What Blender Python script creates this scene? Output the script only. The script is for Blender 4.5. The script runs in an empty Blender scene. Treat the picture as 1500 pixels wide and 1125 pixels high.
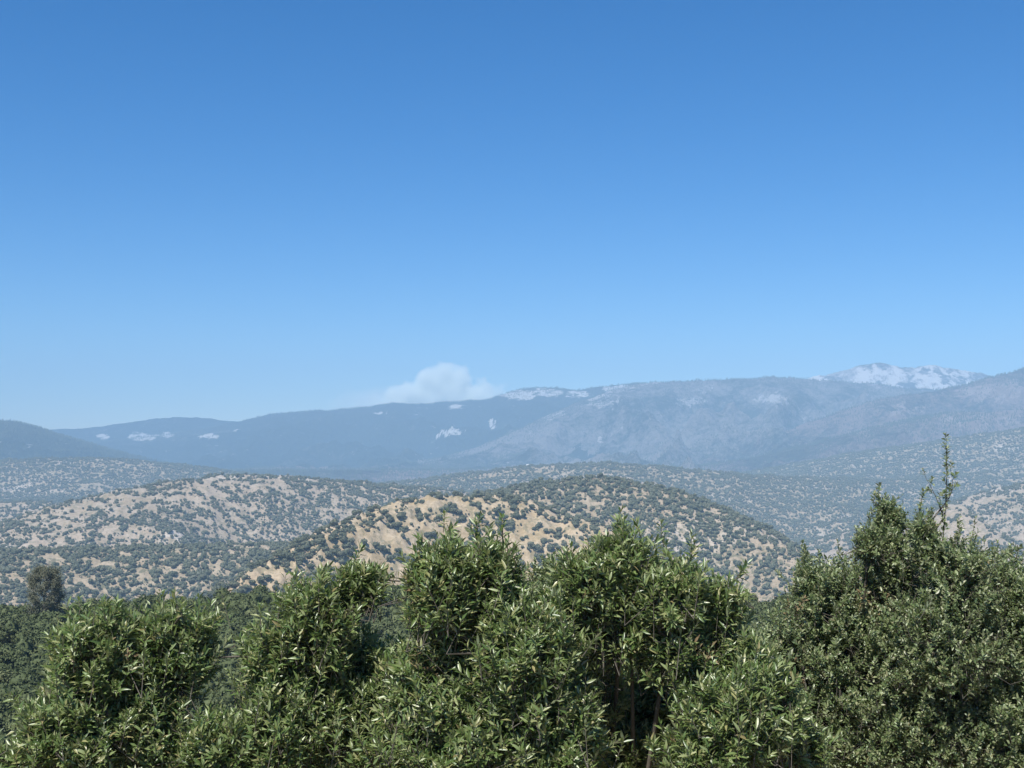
import bpy, math, random
import numpy as np
from mathutils import Vector, Matrix
rng = np.random.default_rng(7); random.seed(7)
sc = bpy.context.scene
COL = sc.collection

# ------------------------------------------------------------------ camera
F = 1810.0; HOR = 640.0                      # focal length in photo pixels, eye level row
PITCH = math.atan((HOR - 562.5) / F)
cam = bpy.data.cameras.new('camera'); camo = bpy.data.objects.new('camera', cam)
COL.objects.link(camo); sc.camera = camo
cam.sensor_fit = 'HORIZONTAL'; cam.sensor_width = 36.0; cam.lens = 36.0 * F / 1500.0
cam.clip_start = 0.05; cam.clip_end = 90000
camo.location = (0, 0, 0); camo.rotation_euler = (math.pi / 2 + PITCH, 0, 0)

# ------------------------------------------------------------------ world and sun
SUN_AZ = math.radians(-153); SUN_EL = math.radians(57)
w = bpy.data.worlds.new('World'); sc.world = w; w.use_nodes = True
nt = w.node_tree; sky = nt.nodes.new('ShaderNodeTexSky'); sky.sky_type = 'NISHITA'; sky.sun_disc = False
sky.sun_elevation = SUN_EL; sky.sun_rotation = SUN_AZ % (2 * math.pi)
sky.altitude = 900; sky.air_density = 1.0; sky.dust_density = 0.1; sky.ozone_density = 10.0
hs = nt.nodes.new('ShaderNodeHueSaturation'); hs.inputs['Hue'].default_value = 0.501; hs.inputs['Saturation'].default_value = 1.26   # the camera's vivid blue, whole sky alike
nt.links.new(sky.outputs[0], hs.inputs['Color']); nt.links.new(hs.outputs[0], nt.nodes['Background'].inputs[0])
nt.nodes['Background'].inputs[1].default_value = 0.083
sd = Vector((math.cos(SUN_EL) * math.sin(SUN_AZ), math.cos(SUN_EL) * math.cos(SUN_AZ), math.sin(SUN_EL)))
sl = bpy.data.lights.new('sun', 'SUN'); sl.energy = 5.0; sl.angle = math.radians(0.53); sl.color = (1.0, 0.955, 0.88)
so = bpy.data.objects.new('sun', sl); COL.objects.link(so)
so.rotation_mode = 'QUATERNION'; so.rotation_quaternion = (-sd).to_track_quat('-Z', 'Y'); so.location = (-40, -50, 90)
sc.view_settings.view_transform = 'Standard'; sc.view_settings.look = 'None'
sc.view_settings.gamma = 1.0; sc.view_settings.exposure = 0.65
sc.cycles.volume_bounces = 5
sc.cycles.max_bounces = 8; sc.cycles.transparent_max_bounces = 12

HAZE_DENSITY = 1.12e-4
HAZE_COLOR = (0.36, 0.585, 0.825)

# ------------------------------------------------------------------ helpers
def tag(o, label=None, cat=None, group=None, kind=None):
    if label: o['label'] = label
    if cat: o['category'] = cat
    if group: o['group'] = group
    if kind: o['kind'] = kind
    return o

def link(name, data, parent=None, m=None):
    o = bpy.data.objects.new(name, data); COL.objects.link(o)
    if parent: o.parent = parent
    if m is not None: o.data.materials.append(m)
    return o

def mesh_np(name, V, faces, smooth=False, attrs=None, matidx=None):
    """V (n,3); faces: list of int arrays (k, 3) or (k, 4)"""
    me = bpy.data.meshes.new(name)
    faces = [np.asarray(f, dtype=np.int32) for f in faces if len(f) and np.size(f)]
    nl = sum(f.size for f in faces); nf = sum(len(f) for f in faces)
    me.vertices.add(len(V)); me.vertices.foreach_set('co', np.asarray(V, dtype=np.float32).ravel())
    me.loops.add(nl); me.polygons.add(nf)
    me.loops.foreach_set('vertex_index', np.concatenate([f.ravel() for f in faces]))
    tot = np.concatenate([np.full(len(f), f.shape[1], dtype=np.int32) for f in faces])
    st = np.concatenate([[0], np.cumsum(tot)[:-1]]).astype(np.int32)
    me.polygons.foreach_set('loop_start', st)
    if matidx is not None: me.polygons.foreach_set('material_index', np.asarray(matidx, dtype=np.int32))
    if smooth: me.polygons.foreach_set('use_smooth', np.ones(nf, dtype=bool))
    for k, a in (attrs or {}).items():
        at = me.attributes.new(k, 'FLOAT', 'POINT'); at.data.foreach_set('value', np.asarray(a, dtype=np.float32))
    me.update(calc_edges=True)
    return me

def ray(x, y):
    u = (np.asarray(x, float) - 750.0) / F; v = (562.5 - np.asarray(y, float)) / F
    return u, math.cos(PITCH) - v * math.sin(PITCH), math.sin(PITCH) + v * math.cos(PITCH)
def P(x, y, D):
    """world point at depth D metres along the view through photo pixel x, y"""
    a, b, c = ray(x, y)
    return np.stack([a / b * D, np.broadcast_to(D, np.shape(a / b * D)), c / b * D], -1)
def pix(V):
    V = np.asarray(V); yc = V[..., 1] * math.cos(PITCH) + V[..., 2] * math.sin(PITCH)
    zc = -V[..., 1] * math.sin(PITCH) + V[..., 2] * math.cos(PITCH)
    yc = np.where(np.abs(yc) < 1e-6, 1e-6, yc)
    return 750 + F * V[..., 0] / yc, 562.5 - F * zc / yc

# numpy gradient noise
_perm = rng.permutation(256); _perm = np.concatenate([_perm, _perm, _perm])
_ga = rng.random(256) * 2 * np.pi; _gx, _gy = np.cos(_ga), np.sin(_ga)
def perlin(x, y):
    xi = np.floor(x).astype(np.int64); yi = np.floor(y).astype(np.int64); xf = x - xi; yf = y - yi
    xi &= 255; yi &= 255
    u = xf ** 3 * (xf * (xf * 6 - 15) + 10); v = yf ** 3 * (yf * (yf * 6 - 15) + 10)
    def g(i, j, a, b):
        h = _perm[_perm[xi + i] + yi + j]; return _gx[h] * a + _gy[h] * b
    n00 = g(0, 0, xf, yf); n10 = g(1, 0, xf - 1, yf); n01 = g(0, 1, xf, yf - 1); n11 = g(1, 1, xf - 1, yf - 1)
    return 1.5 * ((n00 * (1 - u) + n10 * u) * (1 - v) + (n01 * (1 - u) + n11 * u) * v)
def fbm(x, y, o=4, gain=0.5):
    s = 0; a = 1; t = 0
    for k in range(o):
        s = s + a * perlin(x * 2 ** k + 17.3 * k, y * 2 ** k - 9.1 * k); t += a; a *= gain
    return s / t
def ridged(x, y, o=4):
    s = 0; a = 1; t = 0
    for k in range(o):
        n = 1 - np.abs(perlin(x * 2 ** k + 5.7 * k, y * 2 ** k + 3.3 * k)) * 1.6
        s = s + a * n; t += a; a *= 0.5
    return s / t
def sstep(a, b, x):
    t = np.clip((x - a) / (b - a), 0, 1); return t * t * (3 - 2 * t)

# ------------------------------------------------------------------ terrain: crest lines (photo x, photo y, distance m)
# name, kind, crest rounding (fraction of distance), front slope length, back slope length, spur amount, points
RIDGES = [
 ('hill', 'golden', .030, 330, 420, .26, [(200,985,980),(280,893,1030),(340,855,1080),(400,820,1130),(470,780,1200),(530,753,1260),(590,737,1310),(640,730,1340),(700,729,1370),(760,734,1390),(820,752,1390),(880,772,1370),(940,795,1340),(1000,822,1300),(1060,858,1240),(1110,905,1160),(1180,990,1080)]),
 ('hill', 'wooded', .034, 520, 600, .42, [(520,800,1700),(620,752,1760),(700,727,1800),(790,709,1820),(850,703,1830),(900,704,1830),(970,717,1800),(1040,738,1760),(1100,764,1710),(1160,798,1650),(1220,838,1580),(1300,895,1500),(1400,990,1400)]),
 ('hill', 'tan', .032, 800, 700, .40, [(-300,880,2200),(-100,805,2250),(0,768,2300),(60,747,2350),(150,724,2420),(220,712,2500),(300,700,2600),(400,697,2700),(480,704,2780),(560,711,2800),(640,717,2800),(760,735,2800),(900,790,2700),(1000,850,2600)]),
 ('hill', 'tan', .030, 500, 500, .2, [(-300,735,3300),(-60,736,3300),(0,737,3300),(60,735,3300),(120,746,3250),(200,775,3150),(300,830,3000)]),
 ('hill', 'wooded', .030, 1300, 1200, .34, [(-400,668,5000),(0,675,5000),(80,672,5000),(160,672,5000),(250,680,5050),(350,692,5150),(430,703,5200),(520,716,5200),(640,745,5100)]),
 ('hill', 'wooded', .030, 1500, 900, .42, [(380,730,4400),(500,712,4400),(600,706,4300),(680,694,4200),(760,685,4100),(840,681,4050),(880,679,4000),(960,684,4000),(1060,693,4050),(1150,700,4150),(1300,704,4300),(1500,700,4400),(1900,700,4400)]),
 ('hill', 'tan', .050, 420, 450, .3, [(1180,880,2200),(1280,805,2250),(1340,768,2280),(1385,738,2300),(1412,741,2270),(1450,772,2180),(1500,808,2080),(1600,880,1900)]),
 ('hill', 'tan', .030, 700, 700, .36, [(1180,800,2900),(1300,760,2950),(1420,728,3000),(1500,708,3000),(1700,690,3000)]),
 ('hill', 'wooded', .030, 1900, 1500, .42, [(900,720,5700),(1050,700,5700),(1160,681,5600),(1250,664,5500),(1350,650,5400),(1500,628,5300),(1800,600,5200)]),
 ('mountain', 'burned', .022, 1500, 1500, .50, [(980,690,7200),(1130,666,7200),(1220,642,7200),(1300,622,7200),(1380,605,7300),(1440,604,7300),(1500,600,7300),(1800,590,7300)]),
 ('mountain', 'burned', .020, 2200, 2000, .55, [(950,690,9200),(1060,665,9100),(1130,640,9000),(1180,620,9000),(1230,603,9000),(1290,585,9000),(1340,577,9100),(1400,567,9200),(1450,553,9300),(1500,540,9500),(1800,500,9600)]),
 ('mountain', 'forest', .020, 2400, 2000, .35, [(-500,590,8400),(-80,608,8500),(0,616,8500),(20,617,8500),(50,625,8400),(80,634,8400),(120,647,8300),(170,662,8200),(230,676,8000),(330,700,7600)]),
 ('mountain', 'rocky', .018, 3000, 2000, .62, [(480,715,10300),(560,694,10400),(640,673,10500),(700,655,10800),(760,629,11000),(800,610,11200),(850,588,11500),(900,571,11800),(935,562,12000),(970,559,12000),(1050,557,12000),(1100,555,12000),(1140,553,12000),(1200,557,12000),(1270,563,12000),(1340,570,12000),(1500,580,12000),(1900,580,12000)]),
 ('mountain', 'forest', .016, 3200, 2000, .45, [(-500,655,14200),(100,652,14200),(200,644,14200),(290,630,14200),(345,619,14300),(390,608,14400),(440,603,14400),(500,600,14500),(540,596,14500),(575,590,14500),(610,593,14500),(650,589,14500),(690,588,14500),(720,584,14500),(745,574,14400),(770,570,14400),(800,568,14400),(850,571,14400),(900,564,14400),(935,561,14500),(1000,570,14500),(1200,580,14500),(1900,585,14500)]),
 ('mountain', 'granite', .014, 1500, 1500, .25, [(500,760,15600),(760,690,15600),(980,610,15600),(1100,577,15600),(1180,557,15600),(1198,549,15600),(1228,546,15600),(1255,538,15600),(1285,531,15600),(1300,532,15600),(1318,537,15600),(1345,539,15600),(1365,535,15600),(1400,541,15600),(1425,545,15600),(1500,560,15600),(1700,600,15600)]),
 ('mountain', 'forest', .014, 2500, 1500, .2, [(-500,625,15900),(0,630,15900),(80,629,15900),(130,627,15900),(180,620,15900),(215,615,15900),(250,611,15900),(290,612,15900),(350,618,15900),(400,618,15900),(520,625,15900),(1000,640,15900)]),
]
def smooth_tab(pts):
    p = np.array(pts, float); p[:, 2] = np.where(p[:, 2] > 6000, 6000 + (p[:, 2] - 6000) * .55, p[:, 2]); xs = np.arange(p[0, 0], p[-1, 0] + 1, 4.0)
    k = np.exp(-0.5 * (np.arange(-8, 9) / 1.8) ** 2); k /= k.sum()
    def s(c):
        v = np.interp(xs, p[:, 0], c); return np.convolve(np.pad(v, 8, 'edge'), k, 'valid')
    yy, dd = s(p[:, 1]), s(p[:, 2])
    a, b, c = ray(xs, yy)
    return np.arctan2(a, b), dd / np.cos(np.arctan2(a, b)), c / np.hypot(a, b)   # azimuth, range, slope
RIDGES = [(r[0], r[1], r[2], r[3] * (.62 if r[0] == 'mountain' else 1), r[4] * (.62 if r[0] == 'mountain' else 1)) + tuple(r[5:]) for r in RIDGES]
TABS = [smooth_tab(r[6]) for r in RIDGES]
BASE_R = [0, 4, 8, 14, 30, 80, 130, 300, 380, 520, 800, 1200, 1700, 3000, 4500, 8000, 12000, 18000]
BASE_Z = [-1.62, -1.9, -3.7, -5.6, -11, -27, -36.5, -43.5, -62, -118, -190, -235, -262, -300, -305, -290, -260, -230]
def terrain(X, Y):
    r = np.hypot(X, Y); az = np.arctan2(X, Y)
    z = np.interp(r, BASE_R, BASE_Z)
    z = z + np.clip(r - 20, 0, 400) / 400 * 9 * fbm(X / 130 + 3.1, Y / 130, 3) + np.clip(r - 400, 0, 1000) / 1000 * 22 * fbm(X / 700, Y / 700, 4)
    z = z + 0.05 * perlin(X / 1.3, Y / 1.3) + np.clip((r - 8) / 40, 0, 1) * 0.4 * perlin(X / 9, Y / 9)
    rid = np.zeros(r.shape, np.int32); best = z.copy()
    wob = fbm(X / 900 + 40, Y / 900, 3)
    for i, (rd, (ta, tr, ts)) in enumerate(zip(RIDGES, TABS)):
        D = np.interp(az, ta, tr); zc = np.interp(az, ta, ts) * D
        d = r - D
        c = rd[2] * D; L = np.where(d < 0, rd[3], rd[4]) * 1.0
        dd = np.sqrt(d * d + c * c) - c
        Hh = np.maximum(zc - np.interp(D, BASE_R, BASE_Z) + 90, 60.0) * np.where(d < 0, 1.15, 1.3)
        drop = Hh * (1 - np.exp(-dd / L))
        lam = rd[3] * (.42 if rd[0] == 'mountain' else .55)
        sp = ridged(X / lam + 11 * i, Y / (lam * 1.5) + 7 * i, 5) - 0.62
        fall = sstep(0.0, .35 if rd[0] == 'mountain' else .6, dd / L)
        zi = zc - drop + rd[5] * Hh * fall * sp + (.025 if rd[1] == 'granite' else .03 if rd[0] == 'mountain' else .034) * Hh * fbm(X / (0.014 * D) + i, Y / (0.014 * D), 4, .6)
        k = 1.0 + 0.0035 * D
        m = np.maximum(z, zi); z = m + k * np.log1p(np.exp(-np.abs(z - zi) / k)) * np.where(np.abs(z - zi) > 8 * k, 0, 1)
        up = zi > best; rid[up] = i + 1; best = np.maximum(best, zi)
    return z, rid
def tz(x, y):
    return float(terrain(np.array([float(x)]), np.array([float(y)]))[0][0])

azf = np.radians(np.arange(-26, 26.001, 0.098)); azc = np.radians(np.arange(26 + 3, 334 - 1.5, 4.0))
AZ = np.concatenate([azf, azc])
RR = np.concatenate([[0.05], np.geomspace(1.2, 60, 34), np.geomspace(60, 600, 110)[1:], np.geomspace(600, 12300, 620)[1:]])
GA, GR = np.meshgrid(AZ, RR)
GX, GY = GR * np.sin(GA), GR * np.cos(GA)
GZ, GID = terrain(GX, GY)
nA, nR = len(AZ), len(RR)

# ------------------------------------------------------------------ materials
class N:
    def __init__(s, name):
        s.m = bpy.data.materials.new(name); s.m.use_nodes = True; s.t = s.m.node_tree; s.t.nodes.clear()
        s.out = s.n('ShaderNodeOutputMaterial')
    def n(s, typ, ins=None, **kw):
        nd = s.t.nodes.new(typ)
        for k, v in kw.items(): setattr(nd, k, v)
        for k, v in (ins or {}).items():
            if isinstance(v, bpy.types.NodeSocket): s.t.links.new(v, nd.inputs[k])
            else: nd.inputs[k].default_value = v
        return nd
    def math(s, op, a, b=0.0, clamp=False):
        return s.n('ShaderNodeMath', {0: a, 1: b}, operation=op, use_clamp=clamp).outputs[0]
    def ramp(s, fac, stops, interp='LINEAR'):
        nd = s.n('ShaderNodeValToRGB', {'Fac': fac}); cr = nd.color_ramp; cr.interpolation = interp
        while len(cr.elements) > 1: cr.elements.remove(cr.elements[-1])
        cr.elements[0].position = stops[0][0]; cr.elements[0].color = c4(stops[0][1])
        for p, c in stops[1:]:
            e = cr.elements.new(p); e.color = c4(c)
        return nd.outputs[0]
    def mix(s, f, a, b):
        nd = s.n('ShaderNodeMix', {0: f}, data_type='RGBA')
        for k, v in ((6, a), (7, b)):
            if isinstance(v, bpy.types.NodeSocket): s.t.links.new(v, nd.inputs[k])
            else: nd.inputs[k].default_value = c4(v)
        return nd.outputs[2]
    def noise(s, scale, detail=4.0, vec=None, rough=0.55, dist=0.0):
        ins = {'Scale': scale, 'Detail': detail, 'Roughness': rough, 'Distortion': dist}
        if vec is not None: ins['Vector'] = vec
        return s.n('ShaderNodeTexNoise', ins).outputs[0]
    def pos(s): return s.n('ShaderNodeNewGeometry').outputs['Position']
    def attr(s, name): return s.n('ShaderNodeAttribute', attribute_name=name).outputs['Fac']
    def surf(s, sock): s.t.links.new(sock, s.out.inputs['Surface'])
def c4(c):
    if isinstance(c, (int, float)): return (c, c, c, 1)
    return (*c, 1) if len(c) == 3 else c

def ground_mat(name, grass, bare, stone, brush, brush_amt):
    k = N(name); p = k.pos()
    big = k.noise(1 / 160, 5, p); mid = k.noise(1 / 28, 6, p, .65); fine = k.noise(1 / 4.0, 5, p, .7)
    col = k.mix(k.ramp(mid, [(.40, 0), (.56, 1)]), grass, bare)
    col = k.mix(k.ramp(big, [(.45, 0), (.65, .7)]), col, tuple(np.array(bare) * np.array((1.0, .95, .92))))
    st = k.math('MULTIPLY', k.attr('rock'), k.ramp(k.noise(1 / 16, 6, p, .7), [(.40, 0), (.55, 1)]))
    col = k.mix(st, col, stone)
    br = k.math('MULTIPLY', k.ramp(k.noise(1 / 12, 5, p, .7), [(.52, 0), (.58, 1)]), brush_amt)
    col = k.mix(br, col, brush)
    col = k.mix(k.ramp(fine, [(.42, .0), (.66, .7)]), col, tuple(np.array(grass) * .62))
    bp = k.n('ShaderNodeBump', {'Height': mid, 'Strength': .6, 'Distance': 4.0})
    b = k.n('ShaderNodeBsdfPrincipled', {'Base Color': col, 'Roughness': .95, 'Normal': bp.outputs[0]})
    b.inputs['Specular IOR Level'].default_value = .1
    k.surf(b.outputs[0]); return k.m
def mountain_mat(name, wood, open_, stone, speck):
    """conifer cover too far to tell trees apart, open slopes and bare granite"""
    k = N(name); p = k.pos()
    big = k.noise(1 / 900, 6, p, .6); fine = k.noise(1 / 42, 5, p, .8); mid = k.noise(1 / 240, 6, p, .65)
    cover = k.math('ADD', k.math('MULTIPLY', big, .5), k.math('ADD', k.math('MULTIPLY', fine, .45), k.math('MULTIPLY', mid, .35)))
    col = k.mix(k.ramp(cover, [(speck - .03, 0), (speck + .10, 1)]), wood, open_)
    nn = k.math('ADD', k.math('MULTIPLY', k.noise(1 / 70, 6, p, .8), .75), k.math('MULTIPLY', mid, .25))
    rk = k.ramp(k.math('ADD', k.attr('rock'), k.math('MULTIPLY', k.math('SUBTRACT', nn, .5), 5.0)), [(.50, 0), (.95, 1)])
    col = k.mix(rk, col, stone)
    bp = k.n('ShaderNodeBump', {'Height': k.math('ADD', fine, mid), 'Strength': 1.0, 'Distance': 70.0})
    b = k.n('ShaderNodeBsdfPrincipled', {'Base Color': col, 'Roughness': .95, 'Normal': bp.outputs[0]})
    b.inputs['Specular IOR Level'].default_value = .05
    k.surf(b.outputs[0]); return k.m
M = {}
M['golden'] = ground_mat('dry_golden_grass', (.335, .258, .150), (.40, .325, .225), (.50, .45, .40), (.10, .11, .06), .55)
M['tan'] = ground_mat('dry_tan_slope', (.28, .225, .155), (.34, .29, .23), (.56, .52, .48), (.10, .11, .065), .5)
M['wooded'] = ground_mat('brushy_slope', (.26, .21, .14), (.33, .275, .20), (.52, .48, .44), (.07, .085, .045), .75)
M['near'] = ground_mat('dry_hillside_soil', (.30, .24, .13), (.36, .29, .18), (.4, .37, .34), (.06, .075, .035), .6)
M['valley'] = M['wooded']
M['burned'] = mountain_mat('burned_forest_slope', (.045, .046, .038), (.27, .205, .18), (.38, .31, .28), .615)
M['forest'] = mountain_mat('dark_conifer_slope', (.026, .038, .024), (.16, .16, .13), (.72, .70, .66), .74)
M['rocky'] = mountain_mat('conifer_and_granite_slope', (.034, .044, .030), (.27, .245, .225), (.52, .50, .48), .60)
M['granite'] = mountain_mat('bare_granite_peak', (.06, .06, .058), (.46, .44, .42), (.80, .77, .74), .64)

# bare rock, stated per vertex: outcrops on named slopes (photo x, y, half width, half height)
px, py = pix(np.stack([GX, GY, GZ], -1))
rock = np.zeros(GZ.shape)
slope_noise = fbm(GX / 260 + 90, GY / 260, 5, .65) * 1.3
OUT = {14: [(665,597,12,4),(662,633,22,6),(720,620,5,7),(555,606,12,2),(640,640,8,3),(758,578,30,8),(800,574,25,6),(850,577,22,6),(905,569,30,7),(150,639,10,4),(210,640,22,6),(245,637,10,4),(304,639,18,4),(348,631,5,2)],
       16: [(150,639,10,4),(210,641,24,6),(245,637,10,4),(304,639,18,4),(348,631,5,2)],
       13: [(860,580,45,8),(905,570,35,7),(880,592,30,6),(810,604,25,8),(800,612,18,6),(1130,585,26,10),(845,637,6,3),(876,646,8,3),(950,560,25,4),(1010,590,30,8)],
       10: [(1440,620,70,16)], 11: [(1440,575,55,16),(1330,600,35,14),(1480,560,30,10)],
       12: [(0,648,8,3),(40,652,10,2)]}
for i, lst in OUT.items():
    mk = GID == i
    for (x, y, a, b) in lst:
        e = ((px - x) / a) ** 2 + ((py - y) / b) ** 2
        v = sstep(.30, .75, np.exp(-e * .8) + .10 * np.exp(-e) + .55 * slope_noise * np.exp(-e * .15))
        rock = np.where(mk & (GY > 0), np.maximum(rock, v), rock)
rock = np.where(GID == 15, np.clip(.62 + 1.2 * slope_noise, 0, 1), rock)
g2 = sstep(.12, .45, fbm(GX / 260 + 7, GY / 260 + 50, 4, .6))
rock = np.where((GID > 0) & (GID <= 9), g2 * .75, rock)
rock = np.where((GID == 10) | (GID == 11), rock * .6, np.where(GID == 13, rock * .75, rock))
rock = np.where(GID == 13, np.maximum(rock, .35 * sstep(.1, .5, slope_noise)), rock)
rock = np.clip(rock, 0, 1)

# terrain sheet cut into hills and mountains along its valleys
vid = np.arange(nA * nR).reshape(nR, nA)
a0 = vid[:-1, :]; b0 = np.roll(vid, -1, 1)[:-1, :]; a1 = vid[1:, :]; b1 = np.roll(vid, -1, 1)[1:, :]
quads = np.stack([a0, b0, b1, a1], -1).reshape(-1, 4)
qid = GID[:-1, :].ravel().copy(); qr = GR[:-1, :].ravel()
qid = np.where((qid == 0) & (qr > 560), 100, qid)
VV = np.stack([GX, GY, GZ], -1).reshape(-1, 3); RK = rock.ravel()
# shared smooth normals so that no seam shows where the sheet is cut
dzx = np.zeros((nR * nA, 3))
fn = np.cross(VV[quads[:, 2]] - VV[quads[:, 0]], VV[quads[:, 3]] - VV[quads[:, 1]])
for c in range(4): np.add.at(dzx, quads[:, c], fn)
dzx /= np.linalg.norm(dzx, axis=1, keepdims=True) + 1e-12
dzx[dzx[:, 2] < 0] *= -1
LABELS = {1: 'golden grassy hill dotted with oaks', 100: 'wooded valley floor between the hills', 0: 'dry hillside under the bushes'}
for i in np.unique(qid):
    q = quads[qid == i]
    u, inv = np.unique(q, return_inverse=True)
    if i == 0: nm, kd = 'ground', 'near'
    elif i == 100: nm, kd = 'valley', 'valley'
    else: nm, kd = RIDGES[i - 1][0], RIDGES[i - 1][1]
    me = mesh_np(nm, VV[u], [inv.reshape(-1, 4)], True, {'rock': RK[u]})
    me.normals_split_custom_set_from_vertices(dzx[u].astype(np.float32))
    tag(link(nm, me, None, M[kd]), kind='structure')

# ------------------------------------------------------------------ foliage materials
def leaf_mat(name, stops, rough, transl, spec=.5):
    k = N(name)
    g = k.n('ShaderNodeNewGeometry'); oi = k.n('ShaderNodeObjectInfo')
    rnd = k.math('FRACT', k.math('ADD', g.outputs['Random Per Island'], oi.outputs['Random']))
    col = k.ramp(rnd, stops)
    und = k.mix(.65, col, (.27, .30, .19))
    col2 = k.mix(g.outputs['Backfacing'], col, und)
    b = k.n('ShaderNodeBsdfPrincipled', {'Base Color': col2, 'Roughness': rough})
    b.inputs['Specular IOR Level'].default_value = spec
    tr = k.n('ShaderNodeBsdfTranslucent', {'Color': k.mix(.4, col, (.18, .26, .04))})
    mx = k.n('ShaderNodeMixShader', {0: transl, 1: b.outputs[0], 2: tr.outputs[0]})
    k.surf(mx.outputs[0]); return k.m
M['laurel'] = leaf_mat('laurel_leaf', [(0, (.075, .130, .036)), (.28, (.130, .20, .058)), (.55, (.20, .265, .090)), (.82, (.30, .35, .16)), (.985, (.35, .34, .15)), (1, (.27, .21, .09))], .38, .36, .8)
M['oakleaf'] = leaf_mat('live_oak_leaf', [(0, (.080, .128, .048)), (.28, (.140, .195, .076)), (.58, (.21, .262, .112)), (.85, (.32, .36, .19)), (1, (.26, .25, .13))], .42, .32, .75)
M['dead'] = leaf_mat('withered_leaf', [(0, (.14, .095, .05)), (.6, (.21, .155, .085)), (1, (.30, .24, .14))], .7, .2, .2)
def bark(name, c1, c2):
    k = N(name); n = k.noise(30.0, 5, k.n('ShaderNodeTexCoord').outputs['Object'])
    b = k.n('ShaderNodeBsdfPrincipled', {'Base Color': k.mix(n, c1, c2), 'Roughness': .9}); k.surf(b.outputs[0]); return k.m
M['bark'] = bark('grey_bark', (.055, .048, .038), (.13, .115, .092))
def crown_mat(name, stops):
    k = N(name); g = k.n('ShaderNodeNewGeometry'); oi = k.n('ShaderNodeObjectInfo')
    r = k.math('ADD', k.math('MULTIPLY', g.outputs['Random Per Island'], .55), k.math('MULTIPLY', oi.outputs['Random'], .45))
    b = k.n('ShaderNodeBsdfPrincipled', {'Base Color': k.ramp(r, stops), 'Roughness': .75})
    b.inputs['Specular IOR Level'].default_value = .2
    k.surf(b.outputs[0]); return k.m
M['oak'] = crown_mat('oak_foliage', [(.0, (.058, .070, .042)), (.5, (.094, .106, .066)), (1, (.15, .150, .10))])
M['shrub'] = crown_mat('chaparral_foliage', [(0, (.042, .060, .024)), (.5, (.072, .092, .038)), (1, (.115, .130, .060))])
M['pine'] = crown_mat('grey_pine_needles', [(0, (.075, .085, .050)), (.5, (.11, .12, .075)), (1, (.16, .16, .11))])
M['conifer'] = crown_mat('conifer_foliage', [(0, (.03, .042, .026)), (1, (.06, .07, .045))])

# ------------------------------------------------------------------ tree meshes
def ico(sub):
    import bmesh
    bm = bmesh.new(); bmesh.ops.create_icosphere(bm, subdivisions=sub, radius=1.0)
    v = np.array([x.co[:] for x in bm.verts]); f = np.array([[x.index for x in t.verts] for t in bm.faces]); bm.free()
    return v, f
def unit(n, r=rng):
    v = r.normal(size=(n, 3)); return v / np.linalg.norm(v, axis=1, keepdims=True)
def frames(y, hint):
    """orthonormal frames (x, y, z) with z as near hint as can be"""
    z = hint - (hint * y).sum(-1, keepdims=True) * y; z /= np.linalg.norm(z, axis=-1, keepdims=True) + 1e-9
    return np.cross(y, z), y, z
def tubes(p0, p1, r0, r1, sides=4):
    p0, p1 = np.asarray(p0, float), np.asarray(p1, float); n = len(p0)
    d = p1 - p0; L = np.linalg.norm(d, axis=1, keepdims=True) + 1e-9; d = d / L
    h = np.where(np.abs(d[:, 2:3]) > .9, np.array([[1., 0, 0]]), np.array([[0, 0, 1.]]))
    x, _, z = frames(d, h)
    a = np.arange(sides) / sides * 2 * np.pi
    ring = np.cos(a)[None, :, None] * x[:, None] + np.sin(a)[None, :, None] * z[:, None]
    V = np.concatenate([p0[:, None] + ring * np.reshape(r0, (-1, 1, 1)), p1[:, None] + ring * np.reshape(r1, (-1, 1, 1))], 1)
    k = np.arange(sides); kn = (k + 1) % sides
    f = np.stack([k, kn, kn + sides, k + sides], -1)[None] + (np.arange(n) * 2 * sides)[:, None, None]
    return V.reshape(-1, 3), f.reshape(-1, 4)
def clump_crown(name, lobes, nq, size, core, r):
    """crown: lumpy cores inside, many small leaf-clump faces through the volume"""
    V, T, Q = [], [], []; n0 = 0
    iv, it = ico(2 if core > 0 else 1)
    wts = np.array([l[3] * l[4] * l[5] for l in lobes]) ** .67; wts /= wts.sum()
    for l in lobes:
        if core <= 0: continue
        c = np.array(l[:3]); s = np.array(l[3:6])
        v = c + iv * s * core * (1 + .22 * r.normal(size=(len(iv), 1)))
        V.append(v); T.append(it + n0); n0 += len(v)
    pick = r.choice(len(lobes), nq, p=wts)
    Lb = np.array(lobes)[pick]
    d = unit(nq, r); rho = 1.0 - .32 * r.random((nq, 1)) ** 1.5 + .10 * r.normal(size=(nq, 1))
    c = Lb[:, :3] + d * Lb[:, 3:6] * rho
    nrm = d + .8 * r.normal(size=(nq, 3)); nrm /= np.linalg.norm(nrm, axis=1, keepdims=True)
    y = unit(nq, r); x, y, z = frames(y, nrm); 
    sz = size * (.6 + .8 * r.random((nq, 1)))
    qv = np.stack([c - x * sz * .5 - y * sz * .6, c + x * sz * .55 - y * sz * .3, c + x * sz * .3 + y * sz * .6, c - x * sz * .6 + y * sz * .35], 1)
    V.append(qv.reshape(-1, 3)); Q.append(np.arange(nq * 4).reshape(-1, 4) + n0)
    return mesh_np(name, np.concatenate(V), [np.concatenate(T) if T else [], np.concatenate(Q)])
def oak_lobes(r):
    L = [(0, 0, .62, .42, .42, .34)]
    for k in range(5):
        a = k * 1.26 + r.random(); q = .2 + .14 * r.random()
        L.append((q * math.cos(a), q * math.sin(a), .45 + .25 * r.random(), .24 + .1 * r.random(), .24 + .1 * r.random(), .2 + .1 * r.random()))
    return L
R2 = np.random.default_rng(11)
OAK_CROWN = []
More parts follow.
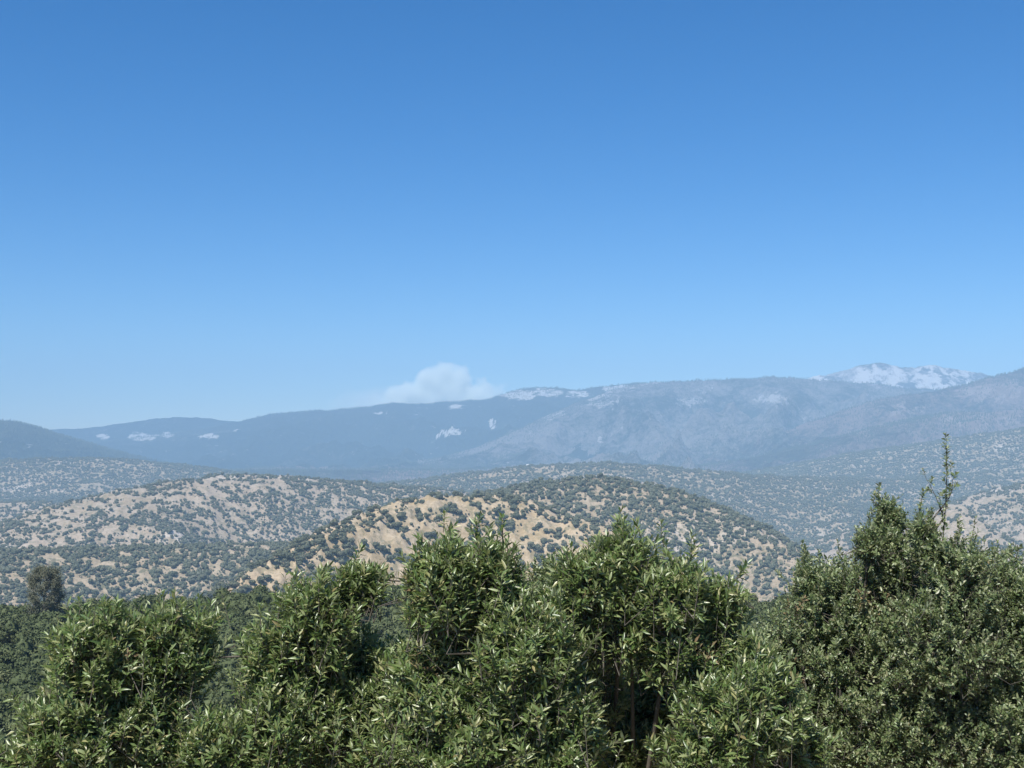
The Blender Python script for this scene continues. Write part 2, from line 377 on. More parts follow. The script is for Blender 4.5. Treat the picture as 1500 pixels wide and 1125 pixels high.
for k in range(6):
    OAK_CROWN.append(clump_crown('oak_crown', oak_lobes(R2), 420, .10, .80, R2))
    OAK_CROWN[-1].materials.append(M['oak'])
OAK_TRUNK = []
for k in range(2):
    p0 = [(0, 0, -.10), (0, 0, .18), (0, 0, .16), (0, 0, .14)]; p1 = [(.01, 0, .2), (.2, .08, .5), (-.18, .1, .5), (.02, -.2, .48)]
    v, f = tubes(p0, p1, [.06, .035, .035, .03], [.045, .015, .015, .012], 5)
    me = mesh_np('oak_trunk', v, [f]); me.materials.append(M['bark']); OAK_TRUNK.append(me)

# ------------------------------------------------------------------ scatter of trees on the slopes
# horizon profile of the terrain, to leave out trees that the hills hide
front = slice(0, len(azf))
elev = GZ[:, front] / np.maximum(GR[:, front], .1)
elev[RR < 100] = -9
hmax = np.maximum.accumulate(elev, axis=0)
def visible(X, Y, Ztop, marg=.003):
    az = np.arctan2(X, Y); r = np.hypot(X, Y)
    ia = np.clip(np.round((az - azf[0]) / (azf[1] - azf[0])).astype(int), 0, len(azf) - 1)
    ir = np.clip(np.searchsorted(RR, r * .985) - 1, 0, nR - 1)
    return Ztop / r > hmax[ir, ia] - marg
def cand(r0, r1, area):
    n = int(math.radians(50) / 2 * (r1 * r1 - r0 * r0) / area)
    az = np.radians(rng.uniform(-25, 25, n)); r = np.sqrt(rng.uniform(r0 * r0, r1 * r1, n))
    return r * np.sin(az), r * np.cos(az)
def dens(X, Y, rid, x, y):
    big = fbm(X / 230 + 31, Y / 230 + 12, 3, .6); sm = fbm(X / 60 + 3, Y / 60 + 8, 3)
    b = np.full(X.shape, .60)
    b = np.where(rid == 0, .95, b)
    b = np.where(rid == 1, np.where(x < 520, .80 + .1 * sstep(780, 860, y), np.where(x < 780, .52 + .25 * sstep(640, 780, x) * (y < 760), .62)), b)
    b = np.where(rid == 1, b - .12 * np.exp(-((x - 790) / 60) ** 2 - ((y - 805) / 30) ** 2) - .12 * np.exp(-((x - 900) / 90) ** 2 - ((y - 770) / 14) ** 2), b)
    b = np.where(rid == 2, .92, b)
    b = np.where(rid == 3, .54 + .3 * sstep(790, 850, y) + .22 * sstep(330, 450, x), b)
    b = np.where(rid == 4, .42, b); b = np.where(rid == 5, 1.0, b); b = np.where(rid == 6, .98, b)
    b = np.where(rid == 7, .60, b); b = np.where(rid == 8, .58, b); b = np.where(rid == 9, 1.0, b)
    soft = np.where((rid == 1) & (x > 500) & (x < 960), .35, np.where(rid == 3, .7, 1.0))
    tiny = fbm(X / 24 + 13, Y / 24 + 4, 2)
    v = (b - .05) + soft * (.95 * big + .65 * sm) + .85 * tiny
    return sstep(.26, .74, v)
TX, TY, TZ, TS, TI, TM = [], [], [], [], [], []
for (r0, r1, area, smin, smax) in ((820, 2000, 15, 1.4, 7.4), (2000, 3600, 19, 1.5, 7.2), (3600, 6600, 54, 2.6, 9.0)):
    X, Y = cand(r0, r1, area); Z, rid = terrain(X, Y)
    x, y = pix(np.stack([X, Y, Z], -1))
    s = smin + (smax - smin) * rng.random(len(X)) ** 1.9
    ok = (rng.random(len(X)) < dens(X, Y, rid, x, y)) & (rid < 10) & visible(X, Y, Z + s) & (x > -60) & (x < 1560)
    # where the photograph shows bushes in front nothing is left out: the slope is planted whole
    TX.append(X[ok]); TY.append(Y[ok]); TZ.append(Z[ok]); TS.append(s[ok]); TI.append(rid[ok])
TX, TY, TZ, TS, TI = map(np.concatenate, (TX, TY, TZ, TS, TI))
tpx, tpy = pix(np.stack([TX, TY, TZ], -1))
size_px = TS / np.hypot(TX, TY)
# bush silhouette (photo x -> top row) only decides which 300 oaks are built one by one: those in plain view
sil = np.interp(tpx, [0, 100, 330, 400, 470, 540, 600, 650, 740, 780, 830, 905, 1000, 1090, 1110, 1160, 1180, 1290, 1340, 1400, 1500],
                [890, 890, 890, 900, 835, 830, 850, 770, 780, 850, 800, 765, 805, 850, 900, 880, 815, 725, 760, 760, 810])
free = (tpy < sil - 4) & (tpx > 5) & (tpx < 1495) & ((TI == 1) | (TI == 2)) & visible(TX, TY, TZ, 0)
order = np.argsort(-np.where(free, size_px, -1))[:300]
indiv = np.zeros(len(TX), bool); indiv[order] = True
for n, j in enumerate(order):
    t = bpy.data.objects.new('oak_tree', None); COL.objects.link(t)
    s = TS[j]; t.location = (TX[j], TY[j], TZ[j]); t.scale = (s, s * random.uniform(.9, 1.1), s * random.uniform(.85, 1.15))
    t.rotation_euler = (0, 0, random.uniform(0, 6.28)); t.empty_display_size = .3
    link('crown', OAK_CROWN[n % 6], t); link('trunk', OAK_TRUNK[n % 2], t)
    if TI[j] == 1: tag(t, 'small round dark oak dotted on the golden grass of the middle hill', 'tree', 'oaks on the golden middle hill')
    else: tag(t, 'dark oak on the wooded ridge just behind the golden middle hill', 'tree', 'oaks on the ridge behind the golden hill')

def proto_collection(name, meshes):
    c = bpy.data.collections.new(name)
    for k, me in enumerate(meshes):
        o = bpy.data.objects.new('%s_%02d' % (name, k), me); c.objects.link(o)
    return c
def scatter(name, pts, scale, protos, label, cat=None, mats=()):
    n = len(pts); r = np.random.default_rng(5)
    me = bpy.data.meshes.new(name); me.vertices.add(n); me.vertices.foreach_set('co', np.asarray(pts, np.float32).ravel())
    a = me.attributes.new('size', 'FLOAT', 'POINT'); a.data.foreach_set('value', np.asarray(scale, np.float32))
    a = me.attributes.new('turn', 'FLOAT', 'POINT'); a.data.foreach_set('value', (r.random(n) * 6.28).astype(np.float32))
    a = me.attributes.new('pick', 'INT', 'POINT'); a.data.foreach_set('value', r.integers(0, len(protos.objects), n).astype(np.int32))
    g = bpy.data.node_groups.new(name, 'GeometryNodeTree')
    g.interface.new_socket('Geometry', in_out='INPUT', socket_type='NodeSocketGeometry')
    g.interface.new_socket('Geometry', in_out='OUTPUT', socket_type='NodeSocketGeometry')
    nn = g.nodes; gi = nn.new('NodeGroupInput'); go = nn.new('NodeGroupOutput')
    ci = nn.new('GeometryNodeCollectionInfo'); ci.inputs[0].default_value = protos
    ci.inputs['Separate Children'].default_value = True; ci.inputs['Reset Children'].default_value = True
    ip = nn.new('GeometryNodeInstanceOnPoints'); ip.inputs['Pick Instance'].default_value = True
    def at(nm, typ):
        q = nn.new('GeometryNodeInputNamedAttribute'); q.data_type = typ; q.inputs[0].default_value = nm; return q.outputs[0]
    cx = nn.new('ShaderNodeCombineXYZ'); g.links.new(at('turn', 'FLOAT'), cx.inputs[2])
    g.links.new(gi.outputs[0], ip.inputs['Points']); g.links.new(ci.outputs[0], ip.inputs['Instance'])
    g.links.new(at('pick', 'INT'), ip.inputs['Instance Index']); g.links.new(cx.outputs[0], ip.inputs['Rotation'])
    g.links.new(at('size', 'FLOAT'), ip.inputs['Scale']); g.links.new(ip.outputs[0], go.inputs[0])
    o = link(name, me); md = o.modifiers.new('scatter', 'NODES'); md.node_group = g
    tag(o, label, cat, kind='stuff'); return o
far_oak = []
for k in range(5):                                     # the same oak, fewer faces, trunk joined
    lob = oak_lobes(R2); lob = [(l[0], l[1], l[2] - .12, l[3], l[4], l[5] * (.9 + .4 * R2.random())) for l in lob]
    me = clump_crown('far_oak', lob, 130, .15, .85, R2); me.materials.append(M['oak']); far_oak.append(me)
rest = ~indiv
scatter('oak_woodland', np.stack([TX, TY, TZ], -1)[rest], TS[rest], proto_collection('woodland_tree', far_oak),
        'blue hazed oak woodland speckling the tan hills', 'woodland')
print('oaks', len(TX))

# conifers along the high crests
conifer = []
for k in range(3):
    hs = np.linspace(.1, 1, 5); V = []; T = []; n0 = 0
    for a, b in zip(hs[:-1], hs[1:]):
        m = 7; an = np.arange(m) / m * 6.283 + R2.random(); rad = .20 * (1 - a) + .03
        v = np.concatenate([np.stack([np.cos(an) * rad * (1 + .3 * R2.normal(size=m)), np.sin(an) * rad, np.full(m, a)], -1), [[0, 0, min(1, b + .12)]]])
        V.append(v); T.append(np.stack([np.arange(m), (np.arange(m) + 1) % m, np.full(m, m)], -1) + n0); n0 += m + 1
    me = mesh_np('conifer', np.concatenate(V), [np.concatenate(T)]); me.materials.append(M['conifer']); conifer.append(me)
n = 90000
az = np.radians(rng.uniform(-24, 24, n)); which = rng.integers(0, 5, n); X = np.zeros(n); Y = np.zeros(n)
for q, i in enumerate((9, 10, 11, 12, 13)):
    m = which == q; D = np.interp(az[m], TABS[i][0], TABS[i][1]) + np.minimum(rng.exponential(420, m.sum()), 1500) * -1 + rng.uniform(0, 120, m.sum())
    X[m] = D * np.sin(az[m]); Y[m] = D * np.cos(az[m])
Z, rid = terrain(X, Y); cs = rng.uniform(7, 17, n)
ok = (rid >= 10) & (rid != 15) & visible(X, Y, Z + cs, .001) & (fbm(X / 500, Y / 500, 4) + .35 * rng.normal(size=n) > -.15)
scatter('conifer_forest', np.stack([X, Y, Z - 1], -1)[ok], cs[ok], proto_collection('crest_conifer', conifer),
        'thin conifer forest along the hazy mountain crests', 'forest')
print('conifers', ok.sum())

# ------------------------------------------------------------------ wooded shoulder below the viewpoint
SHRUB = []
for k in range(5):
    lob = [(0, 0, .42, .40, .40, .36)]
    for q in range(8):
        a = q * .8 + R2.random(); d = .22 + .18 * R2.random()
        lob.append((d * math.cos(a), d * math.sin(a), .28 + .42 * R2.random(), .2 + .1 * R2.random(), .2 + .1 * R2.random(), .17 + .1 * R2.random()))
    me = clump_crown('shrub_crown', lob, 3600, .045, .80, R2); me.materials.append(M['shrub']); SHRUB.append(me)
pts = []
cx, cy = cand(95, 345, 9)
for X0, Y0 in zip(cx, cy):
    s0 = random.uniform(4.2, 7.8)
    if all((X0 - q[0]) ** 2 + (Y0 - q[1]) ** 2 > (.42 * (s0 + q[2])) ** 2 for q in pts): pts.append((X0, Y0, s0))
pts = np.array(pts); Z, _ = terrain(pts[:, 0], pts[:, 1])
qx, qy = pix(np.stack([pts[:, 0], pts[:, 1], Z + pts[:, 2] * .8], -1))
near_left = (qx > -80) & (qx < 470)
idx = np.where(near_left)[0]; idx = idx[np.argsort(-pts[idx, 2] / np.hypot(pts[idx, 0], pts[idx, 1]))][:300]
keep = np.ones(len(pts), bool); keep[idx] = False
for n, j in enumerate(idx):
    t = bpy.data.objects.new('scrub_oak', None); COL.objects.link(t); s = pts[j, 2]
    t.location = (pts[j, 0], pts[j, 1], Z[j] - .1); t.scale = (s, s, s * random.uniform(.8, 1.1)); t.rotation_euler = (0, 0, random.uniform(0, 6.28))
    link('crown', SHRUB[n % 5], t); link('trunk', OAK_TRUNK[n % 2], t)
    tag(t, 'dense dark green scrub oak on the shaded wooded slope below the bushes', 'tree', 'scrub oaks on the slope below the bushes')
scatter('chaparral', np.stack([pts[:, 0], pts[:, 1], Z - .1], -1)[keep], pts[keep, 2], proto_collection('chaparral_shrub', SHRUB),
        'dark chaparral covering the slope behind the bushes', 'chaparral')
print('shoulder', len(pts), len(idx))

# grey pine standing out of the shoulder
def grey_pine(x, ytop, D, width):
    base = P(x, 900, D); z0 = tz(base[0], base[1]); top = P(x, ytop, D)[2]; H = top - z0
    t = bpy.data.objects.new('grey_pine', None); COL.objects.link(t); t.location = (base[0], base[1], z0 - .1)
    r = np.random.default_rng(3); p0, p1, r0, r1 = [], [], [], []
    tr = [np.array((0, 0, -.4))] + [np.array((.25 * math.sin(k * 1.3), .2 * math.cos(k), H * k / 6 * .92)) for k in range(1, 7)]
    for k in range(6):
        p0.append(tr[k]); p1.append(tr[k + 1]); r0.append(.26 * (1 - k / 7)); r1.append(.26 * (1 - (k + 1) / 7))
    v, f = tubes(p0, p1, r0, r1, 8); link('trunk', mesh_np('trunk', v, [f], True), t, M['bark'])
    tips = []
    for k in range(46):
        u = .22 + .78 * (k + r.random()) / 46; a = k * 2.4 + r.random(); c = np.array((.1, 0, H * u * .92))
        ln = width * .5 * (1.05 - .45 * abs(u - .55) / .45) * (.6 + .5 * r.random()) * (1 - .35 * max(0, u - .8) / .2)
        e = c + np.array((math.cos(a) * ln, math.sin(a) * ln, ln * (.45 + .6 * u) + .2)); m = (c + e) / 2 - np.array((0, 0, .12 * ln))
        p_ = [c, m, e]; tips.append(e); tips.append(m * .3 + e * .7)
        v, f = tubes([c, m], [m, e], [.07, .045], [.045, .015], 5)
        link('limb', mesh_np('limb', v, [f]), t, M['bark'])
    tips = np.array(tips); nq = 15000
    c = tips[r.integers(0, len(tips), nq)] + r.normal(size=(nq, 3)) * np.array((.42, .42, .36)) * width / 7
    y = unit(nq, r) + np.array((0, 0, .5)); y /= np.linalg.norm(y, axis=1, keepdims=True); x_, y, z_ = frames(y, unit(nq, r))
    L = .34 * (.6 + .7 * r.random((nq, 1))); W = .048
    qv = np.stack([c - x_ * W, c + x_ * W, c + y * L + x_ * W, c + y * L - x_ * W], 1).reshape(-1, 3)
    link('crown', mesh_np('crown', qv, [np.arange(nq * 4).reshape(-1, 4)]), t, M['pine'])
    tag(t, 'airy grey green pine rising above the dark wooded slope', 'tree')
grey_pine(66, 836, 262, 8.0)

# ------------------------------------------------------------------ foreground bushes
def leaf_template(rows, width, fold, curl):
    """rows: stations along the leaf; pointed ends, folded along the midrib, tip curled back"""
    V = [(0, 0, 0)]; T = []; Q = []
    def z(t): return -curl * t * t
    for t in rows:
        wd = width * (math.sin(math.pi * min(1, t ** .85)) ** .8)
        V += [(-wd, t, z(t) + fold * wd), (0, t, z(t)), (wd, t, z(t) + fold * wd)]
    V.append((0, 1, z(1))); n = len(rows); last = len(V) - 1
    T += [(0, 2, 1), (0, 3, 2)]
    for k in range(n - 1):
        b = 1 + 3 * k
        Q += [(b, b + 1, b + 4, b + 3), (b + 1, b + 2, b + 5, b + 4)]
    b = 1 + 3 * (n - 1); T += [(b, b + 1, last), (b + 1, b + 2, last)]
    return np.array(V, float), np.array(T), np.array(Q, dtype=int).reshape(-1, 4)
def build_bush(name, label, lobes, D, root, leafmat, shoots, nl, leaf_len, leaf_w, shoot_len, seed, leaders=(), openness=.0, upright=.75, dead=(), nobj=300, rows=(.45,), loose=.09, twig=1.0):
    r = np.random.default_rng(seed)
    t = bpy.data.objects.new(name, None); COL.objects.link(t)
    rx, ry = P(root, 1100, D + .75)[:2]; rz = tz(rx, ry) - .03; t.location = (rx, ry, rz); org = np.array((rx, ry, rz))
    C, S = [], []
    for l in lobes:
        d = D + (l[4] if len(l) > 4 else r.uniform(-.25, .25))
        C.append(P(l[0], l[1], d)); m = d / F; S.append((l[2] * m, .5 * (l[2] + l[3]) * m * 1.05, l[3] * m))
    C, S = np.array(C), np.array(S)
    seg = [[], [], [], []]
    def add(a, b, ra, rb): seg[0].append(a); seg[1].append(b); seg[2].append(ra); seg[3].append(rb)
    # limbs to the lobes, boughs inside each lobe
    ends, elobe = [], []
    for k in range(len(C)):
        mid = org * .45 + C[k] * .55 + r.normal(size=3) * .10 + np.array((0, 0, -.12)); tgt = C[k] - np.array((0, 0, S[k][2] * .35))
        q = org + np.array((r.normal() * .06, r.normal() * .06, -.05))
        add(q, mid, .028, .019); add(mid, tgt, .019, .012)
        for b in range(9):
            dd = unit(1, r)[0]; dd[2] = abs(dd[2]) * .9 - .15; e = C[k] + dd * S[k] * .62
            m2 = tgt * .5 + e * .5 + r.normal(size=3) * .03
            add(tgt, m2, .012, .009); add(m2, e, .009, .0055); ends += [m2, e]; elobe += [k, k]
    ends = np.array(ends)
    wts = (S[:, 0] * S[:, 2]) + .02; wts /= wts.sum()
    lo = r.choice(len(C), shoots, p=wts)
    d = unit(shoots, r); d[:, 2] = np.where(d[:, 2] < -.55, -d[:, 2], d[:, 2])
    flip = (d[:, 1] > .35) & (r.random(shoots) < .75); d[flip, 1] *= -1            # leafier on the open, sunlit side
    rho = 1 - .42 * r.random(shoots) ** 1.7 + loose * r.normal(size=shoots)
    # uneven outline: some sectors of a lobe stand out, others fall back
    rho *= 1 + .24 * np.sin(3.1 * d[:, 0] * 3 + lo * 1.7) * np.cos(2.3 * d[:, 2] * 3 + lo)
    spray = (r.random(shoots) < .13) & (d[:, 2] > .1); rho = np.where(spray, np.maximum(rho, .95) + .34 * r.random(shoots), rho)
    tip = C[lo] + d * S[lo] * rho[:, None]
    gap = fbm(tip[:, 0] * 2.6 + seed, tip[:, 2] * 2.6 + tip[:, 1] * 1.3, 3)
    ok = gap > -.55 + openness
    lo, d, tip, rho, spray = lo[ok], d[ok], tip[ok], rho[ok], spray[ok]; n = len(tip)
    sdir = d * .55 + np.array((0, 0, upright)) + .28 * r.normal(size=(n, 3)); sdir /= np.linalg.norm(sdir, axis=1, keepdims=True)
    sl_ = shoot_len * (.6 + .8 * r.random(n)) * np.where(spray, 1.45, 1)
    lead0 = n
    for (x0, y0, x1, y1, cnt, bare) in leaders:                                     # named sprigs that stand above the outline
        a, b = P(x0, y0, D), P(x1, y1, D)
        q = np.linspace(0, 1, cnt + 1)[1:]
        bend = r.normal(size=3) * .02
        prev = a
        for u in q:
            p_ = a + (b - a) * u + bend * math.sin(u * 3.1); add(prev, p_, twig * (.008 * (1.1 - u) + .002), twig * (.008 * (1.1 - u) + .0015)); prev = p_
            off = unit(1, r)[0] * bare; off[2] = abs(off[2])
            sd_ = (b - a) / np.linalg.norm(b - a) + off * (9 if u < .95 else 1.5) ; sd_ /= np.linalg.norm(sd_)
            tp = p_ + sd_ * shoot_len * .35
            tip = np.vstack([tip, tp]); sdir = np.vstack([sdir, sd_]); sl_ = np.append(sl_, shoot_len * (.35 if leaf_len < .06 else .6)); rho = np.append(rho, 1.2)
        j = np.argmin(((ends - a) ** 2).sum(1)); add(ends[j], a, .006, .008)
    n = len(tip)
    base = tip - sdir * sl_[:, None]
    # twig from the nearest bough to each shoot, then the shoot
    chunk = [np.argmin(((base[i:i + 400, None] - ends[None]) ** 2).sum(-1), axis=1) for i in range(0, n, 400)]
    j = np.concatenate(chunk); att = ends[j]; dist = np.linalg.norm(base - att, axis=1); tw = (dist < .75) & (np.arange(n) < lead0)
    P0 = np.concatenate([np.array(seg[0]), att[tw], base]); P1 = np.concatenate([np.array(seg[1]), base[tw], tip])
    A0 = np.concatenate([seg[2], np.full(tw.sum(), .0042 * twig), np.full(n, .0032 * twig)]); A1 = np.concatenate([seg[3], np.full(tw.sum(), .0032 * twig), np.full(n, .0014 * twig)])
    v, f = tubes(P0, P1, A0, A1, 3); link('branches', mesh_np('branches', v - org, [f], True), t, M['bark'])
    # leaves spiral up each shoot
    per = r.integers(nl[0], nl[1] + 1, n); per[lead0:] = np.where(per[lead0:] % 2, 9, 13) if leaf_len < .06 else 13; si = np.repeat(np.arange(n), per)
    kk = np.concatenate([np.arange(p_) for p_ in per]); u = (kk + .5) / per[si]
    m = len(si); pos = base[si] + (tip - base)[si] * (.28 + .72 * u)[:, None]
    D_ = sdir[si]; h = np.where(np.abs(D_[:, 2:3]) > .9, np.array([[1., 0, 0]]), np.array([[0, 0, 1.]])); e1, _, e2 = frames(D_, h)
    phi = kk * 2.3999 + r.random(n)[si] * 6.28 + .3 * r.normal(size=m)
    th = np.radians(72 - 44 * u + 11 * r.normal(size=m))
    ly = np.cos(th)[:, None] * D_ + np.sin(th)[:, None] * (np.cos(phi)[:, None] * e1 + np.sin(phi)[:, None] * e2)
    lx, ly, lz = frames(ly, D_ + .35 * r.normal(size=(m, 3)))
    Ln = leaf_len * (.65 + .6 * r.random(m)) * (1 - .30 * np.clip(u - .75, 0, 1) * 3)
    dm = np.zeros(m, bool)
    qx, qy = pix(pos)
    for (x, y, rad) in dead: dm |= (((qx - x) ** 2 + (qy - y) ** 2) < rad * rad) & (r.random(m) < .3)
    dm |= (r.random(n) < .003)[si]
    # the leaves that show largest: one object each
    toc = -pos / np.linalg.norm(pos, axis=1, keepdims=True)
    area = Ln ** 2 * np.abs((lz * toc).sum(1)) / np.linalg.norm(pos, axis=1) ** 2
    score = area / area.max() + 2.2 * (rho[si] > .97) + 1.2 * (d_front(pos, C, S)) 
    vis = (qx > 8) & (qx < 1492) & (qy > 600) & (qy < 1118) & ~dm
    pick = np.argsort(-np.where(vis, score, -9))[:nobj]
    one = np.zeros(m, bool); one[pick] = True
    Vt, Tt, Qt = leaf_template(rows, leaf_w * 1.15, .45, .16)
    g = ~one; G = g.sum(); B = np.stack([lx[g], ly[g], lz[g]], 1) * Ln[g][:, None, None]
    V = (Vt[None] @ B) + pos[g][:, None]; o0 = (np.arange(G) * len(Vt))[:, None, None]
    mi = np.concatenate([np.repeat(dm[g], len(Tt)), np.repeat(dm[g], len(Qt))]).astype(int)
    me = mesh_np('foliage', V.reshape(-1, 3) - org, [(Tt[None] + o0).reshape(-1, 3), (Qt[None] + o0).reshape(-1, 4) if len(Qt) else []], True, None, mi)
    fo = link('foliage', me, t, leafmat); me.materials.append(M['dead']); fo['kind'] = 'stuff'
    lm = []
    for k in range(4):
        Va, Ta, Qa = leaf_template((.14, .34, .56, .78, .92), leaf_w * (.9 + .08 * k), .35 + .08 * k, .08 + .07 * k)
        x_ = mesh_np('leaf', Va, [Ta, Qa], True); x_.materials.append(leafmat); lm.append(x_)
    for c, i in enumerate(pick):
        o = bpy.data.objects.new('leaf', lm[c % 4]); o.parent = t
        Mx = Matrix([[*(np.array([lx[i][q], ly[i][q], lz[i][q]]) * Ln[i]), pos[i][q] - org[q]] for q in range(3)] + [[0, 0, 0, 1]])
        o.matrix_local = Mx; COL.objects.link(o)
    tag(t, label, 'bush')
    print(name, 'shoots', n, 'leaves', m)
    return t
def d_front(pos, C, S):
    """1 where a leaf lies outside every other lobe on the camera's side"""
    e = np.min(np.stack([(((pos - c) / s) ** 2).sum(1) for c, s in zip(C, S)]), 0)
    return (e > .85).astype(float) * (pos[:, 1] < C[:, 1].mean() + .05)

LAU = dict(leafmat=M['laurel'], nl=(11, 17), leaf_len=.068, leaf_w=.118, shoot_len=.21, openness=.14)
build_bush('laurel_bush', 'lance leaved green bush with twin rounded tops beside the wooded slope',
    [(150,962,70,72),(255,958,70,72),(95,1072,66,56),(190,1075,130,100),(318,1105,52,58),(28,1122,45,38),(120,1010,50,40)],
    8.0, 190, shoots=2898, seed=1, leaders=[(125,915,118,890,2,.1),(262,905,258,884,2,.1),(60,1040,28,1022,3,.1),(395,960,382,905,3,.15)], **LAU)
build_bush('laurel_bush', 'lance leaved green bush with one arching branch reaching over a gap',
    [(465,910,58,66),(530,852,38,26,-.05),(420,965,66,60),(480,1005,90,95),(418,1075,80,80),(550,1075,95,95),(562,995,55,52)],
    8.3, 480, shoots=2898, seed=2, leaders=[(500,850,522,818,3,.1),(690,862,545,842,4,.06)], **LAU)
build_bush('laurel_bush', 'tall lance leaved bush with upright sprigs against the golden hill',
    [(650,862,52,68),(715,856,50,64),(700,940,98,100),(630,1015,70,85),(765,965,85,90),(700,1080,145,105),(810,935,45,62),(800,1060,80,90)],
    8.0, 700, shoots=4404, seed=3, leaders=[(645,820,650,768,4,.12),(690,815,700,770,4,.14),(738,830,736,772,3,.08),(718,820,716,790,3,.1)], dead=[(618,965,16),(640,985,14)], **LAU)
build_bush('laurel_bush', 'broad dark lance leaved bush with deep shade under its spreading crown',
    [(860,855,58,52,-.2),(912,838,48,62,-.15),(985,872,62,52,-.3),(1052,882,42,38,-.2),(925,925,100,75,0),(1015,945,78,65,-.15),(850,1000,62,80,.3),(930,1040,80,70,.75),(1000,1040,55,55,.55),(840,1090,55,55,.25),(945,1115,80,45,.8),(925,1095,45,40,.35)],
    8.2, 870, shoots=3477, seed=4, leaders=[(905,800,907,762,4,.12),(960,835,968,782,3,.08),(1008,830,1012,800,3,.1),(1065,860,1085,838,3,.1)], dead=[(1030,955,20),(860,872,8)], **LAU)
build_bush('laurel_bush', 'low bright lance leaved bush between the shaded crown and the small leaved shrubs',
    [(1075,1060,75,75,-.2),(1025,1105,60,45,-.2),(1125,1030,55,65,-.1),(1090,980,50,45,.1),(1150,1100,60,50)],
    7.8, 1080, shoots=1436, seed=5, **LAU)
OAKL = dict(leafmat=M['oakleaf'], nl=(13, 20), leaf_len=.037, leaf_w=.20, shoot_len=.18, upright=.5, rows=(.5,), loose=.14, openness=.08, twig=.6)
build_bush('live_oak_shrub', 'small leaved dull green shrub with a dark column rising at its top',
    [(1300,772,26,46),(1302,828,42,56),(1215,890,62,70),(1182,868,24,48),(1300,875,66,76),(1190,965,90,85),(1125,975,48,55),(1285,985,105,112),(1180,1070,105,85),(1310,1085,115,90),(1272,800,20,30)],
    9.6, 1240, shoots=5200, seed=6, leaders=[(1290,745,1288,722,3,.1),(1178,830,1176,806,3,.1)], dead=[(1275,880,26),(1160,985,24),(1310,890,14)], **OAKL)
build_bush('live_oak_shrub', 'small leaved brighter green shrub with a tall thin sprig above it',
    [(1400,858,56,70),(1452,872,68,68),(1378,945,80,88),(1470,980,90,105),(1400,1065,110,100),(1480,1090,80,85),(1350,800,24,45),(1500,900,40,60)],
    9.1, 1420, shoots=4900, seed=8, leaders=[(1380,800,1386,650,16,.10),(1382,760,1356,700,5,.12),(1345,770,1350,730,4,.12),(1383,740,1392,690,4,.1)], **OAKL)
build_bush('live_oak_shrub', 'thin low small leaved shrub filling the gap between two lance leaved bushes',
    [(805,850,32,34),(790,890,40,40),(830,880,30,40)], 9.4, 800, shoots=520, seed=9, **dict(OAKL, openness=.25))

# ------------------------------------------------------------------ white farmhouse on the far ridge
hp = P(774, 682, 4090); hz = tz(hp[0], hp[1])
h = bpy.data.objects.new('house', None); COL.objects.link(h); h.location = (hp[0], hp[1], hz); h.rotation_euler = (0, 0, .35)
def flat(name, c, rough=.7):
    k = N(name); n = k.noise(1.5, 4); b = k.n('ShaderNodeBsdfPrincipled', {'Base Color': k.mix(k.math('MULTIPLY', n, .3), c, tuple(np.array(c) * .8)), 'Roughness': rough}); k.surf(b.outputs[0]); return k.m
M['white'] = flat('white_paint', (.8, .8, .78)); M['roof'] = flat('pale_metal_roof', (.62, .62, .62), .4); M['pane'] = flat('window_glass', (.05, .06, .08), .1)
def boxm(x0, x1, y0, y1, z0, z1):
    v = [(x, y, z) for z in (z0, z1) for y in (y0, y1) for x in (x0, x1)]
    return np.array(v, float), np.array([(0, 2, 3, 1), (4, 5, 7, 6), (0, 1, 5, 4), (2, 6, 7, 3), (0, 4, 6, 2), (1, 3, 7, 5)])
v, f = boxm(-7, 7, -4, 4, -1.5, 4); link('wall', mesh_np('wall', v, [f]), h, M['white'])
link('roof', mesh_np('roof', np.array([(-7.4, -4.5, 3.9), (7.4, -4.5, 3.9), (7.4, 0, 6.8), (-7.4, 0, 6.8), (-7.4, 4.5, 3.9), (7.4, 4.5, 3.9)], float), [[(0, 1, 2, 3), (3, 2, 5, 4), (0, 4, 5, 1)], [(0, 3, 4), (1, 5, 2)]]), h, M['roof'])
for x in (-4.5, 0, 4.5):
    v, f = boxm(x - .7, x + .7, -4.06, -3.95, 1.2, 2.7); link('window', mesh_np('window', v, [f]), h, M['pane'])
tag(h, 'tiny white house on the far wooded ridge', 'house')

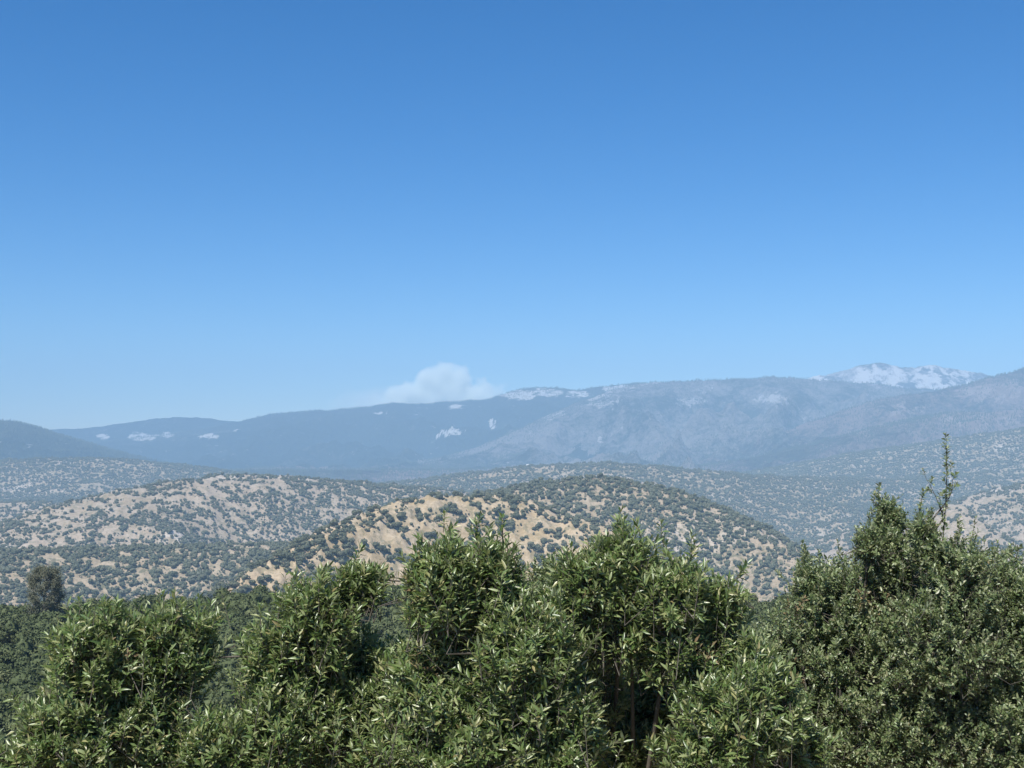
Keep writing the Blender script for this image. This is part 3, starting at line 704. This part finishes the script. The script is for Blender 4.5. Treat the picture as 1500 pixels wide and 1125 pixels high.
# ------------------------------------------------------------------ smoke plume beyond the mountains
sp = P(655, 590, 14200)
smoke_w, smoke_h = 1750.0 * .7, 800.0 * .7
v, f = ico(4)
v = v * np.array((smoke_w, 480, smoke_h))
so_ = link('smoke_plume', mesh_np('smoke_plume', v, [f], True)); so_.location = (sp[0] - 170, sp[1], sp[2] - 40)
k = N('smoke'); tc = k.n('ShaderNodeTexCoord').outputs['Object']
nz = k.n('ShaderNodeTexNoise', {'Vector': tc, 'Scale': 1 / 180, 'Detail': 5.0, 'Roughness': .55}).outputs['Fac']
def lobe(cx_, cy_, cz_, ax, ay, az_):
    s = k.n('ShaderNodeVectorMath', {0: tc, 1: (cx_, cy_, cz_)}, operation='SUBTRACT').outputs[0]
    s = k.n('ShaderNodeVectorMath', {0: s, 1: (1 / ax, 1 / ay, 1 / az_)}, operation='MULTIPLY').outputs[0]
    return k.math('SUBTRACT', 1.0, k.n('ShaderNodeVectorMath', {0: s}, operation='LENGTH').outputs['Value'])
a = k.math('MAXIMUM', lobe(110, 0, 190, 370, 300, 310), lobe(270, 0, 250, 230, 220, 220)); b = lobe(150, 0, 10, 780, 360, 340); c = lobe(-400, 0, -10, 900, 340, 270)
hard = k.math('MAXIMUM', a, b)
dn = k.math('ADD', hard, k.math('MULTIPLY', k.math('SUBTRACT', nz, .5), 1.3))
dn = k.math('MULTIPLY', k.math('MULTIPLY', dn, 3.2, True), .0125)
dn2 = k.math('MULTIPLY', k.math('MULTIPLY', k.math('ADD', c, k.math('MULTIPLY', k.math('SUBTRACT', nz, .5), .6)), 1.5, True), .0030)
pv = k.n('ShaderNodeVolumePrincipled', {'Color': (.97, 1, .93, 1), 'Density': k.math('ADD', dn, dn2), 'Anisotropy': -.35})
k.t.links.new(pv.outputs[0], k.out.inputs['Volume']); so_.data.materials.append(k.m)
tag(so_, 'pale billowing smoke plume rising behind the distant mountain ridge', 'smoke')

# ------------------------------------------------------------------ haze: one closed box of even air round the place
zlo = float(GZ.min()) - 1.0; zhi = float(GZ.max()) + 45.0
v, f = boxm(-12500, 12500, -12500, 12500, zlo, zhi)
hz_ = link('haze', mesh_np('haze', v, [f]))
k = N('haze_air'); pv = k.n('ShaderNodeVolumePrincipled', {'Color': (*HAZE_COLOR, 1), 'Density': HAZE_DENSITY, 'Anisotropy': -0.3})
k.t.links.new(pv.outputs[0], k.out.inputs['Volume']); hz_.data.materials.append(k.m); tag(hz_, kind='stuff')
print('tris', sum(len(m.polygons) * 2 for m in bpy.data.meshes), 'haze top', zhi)
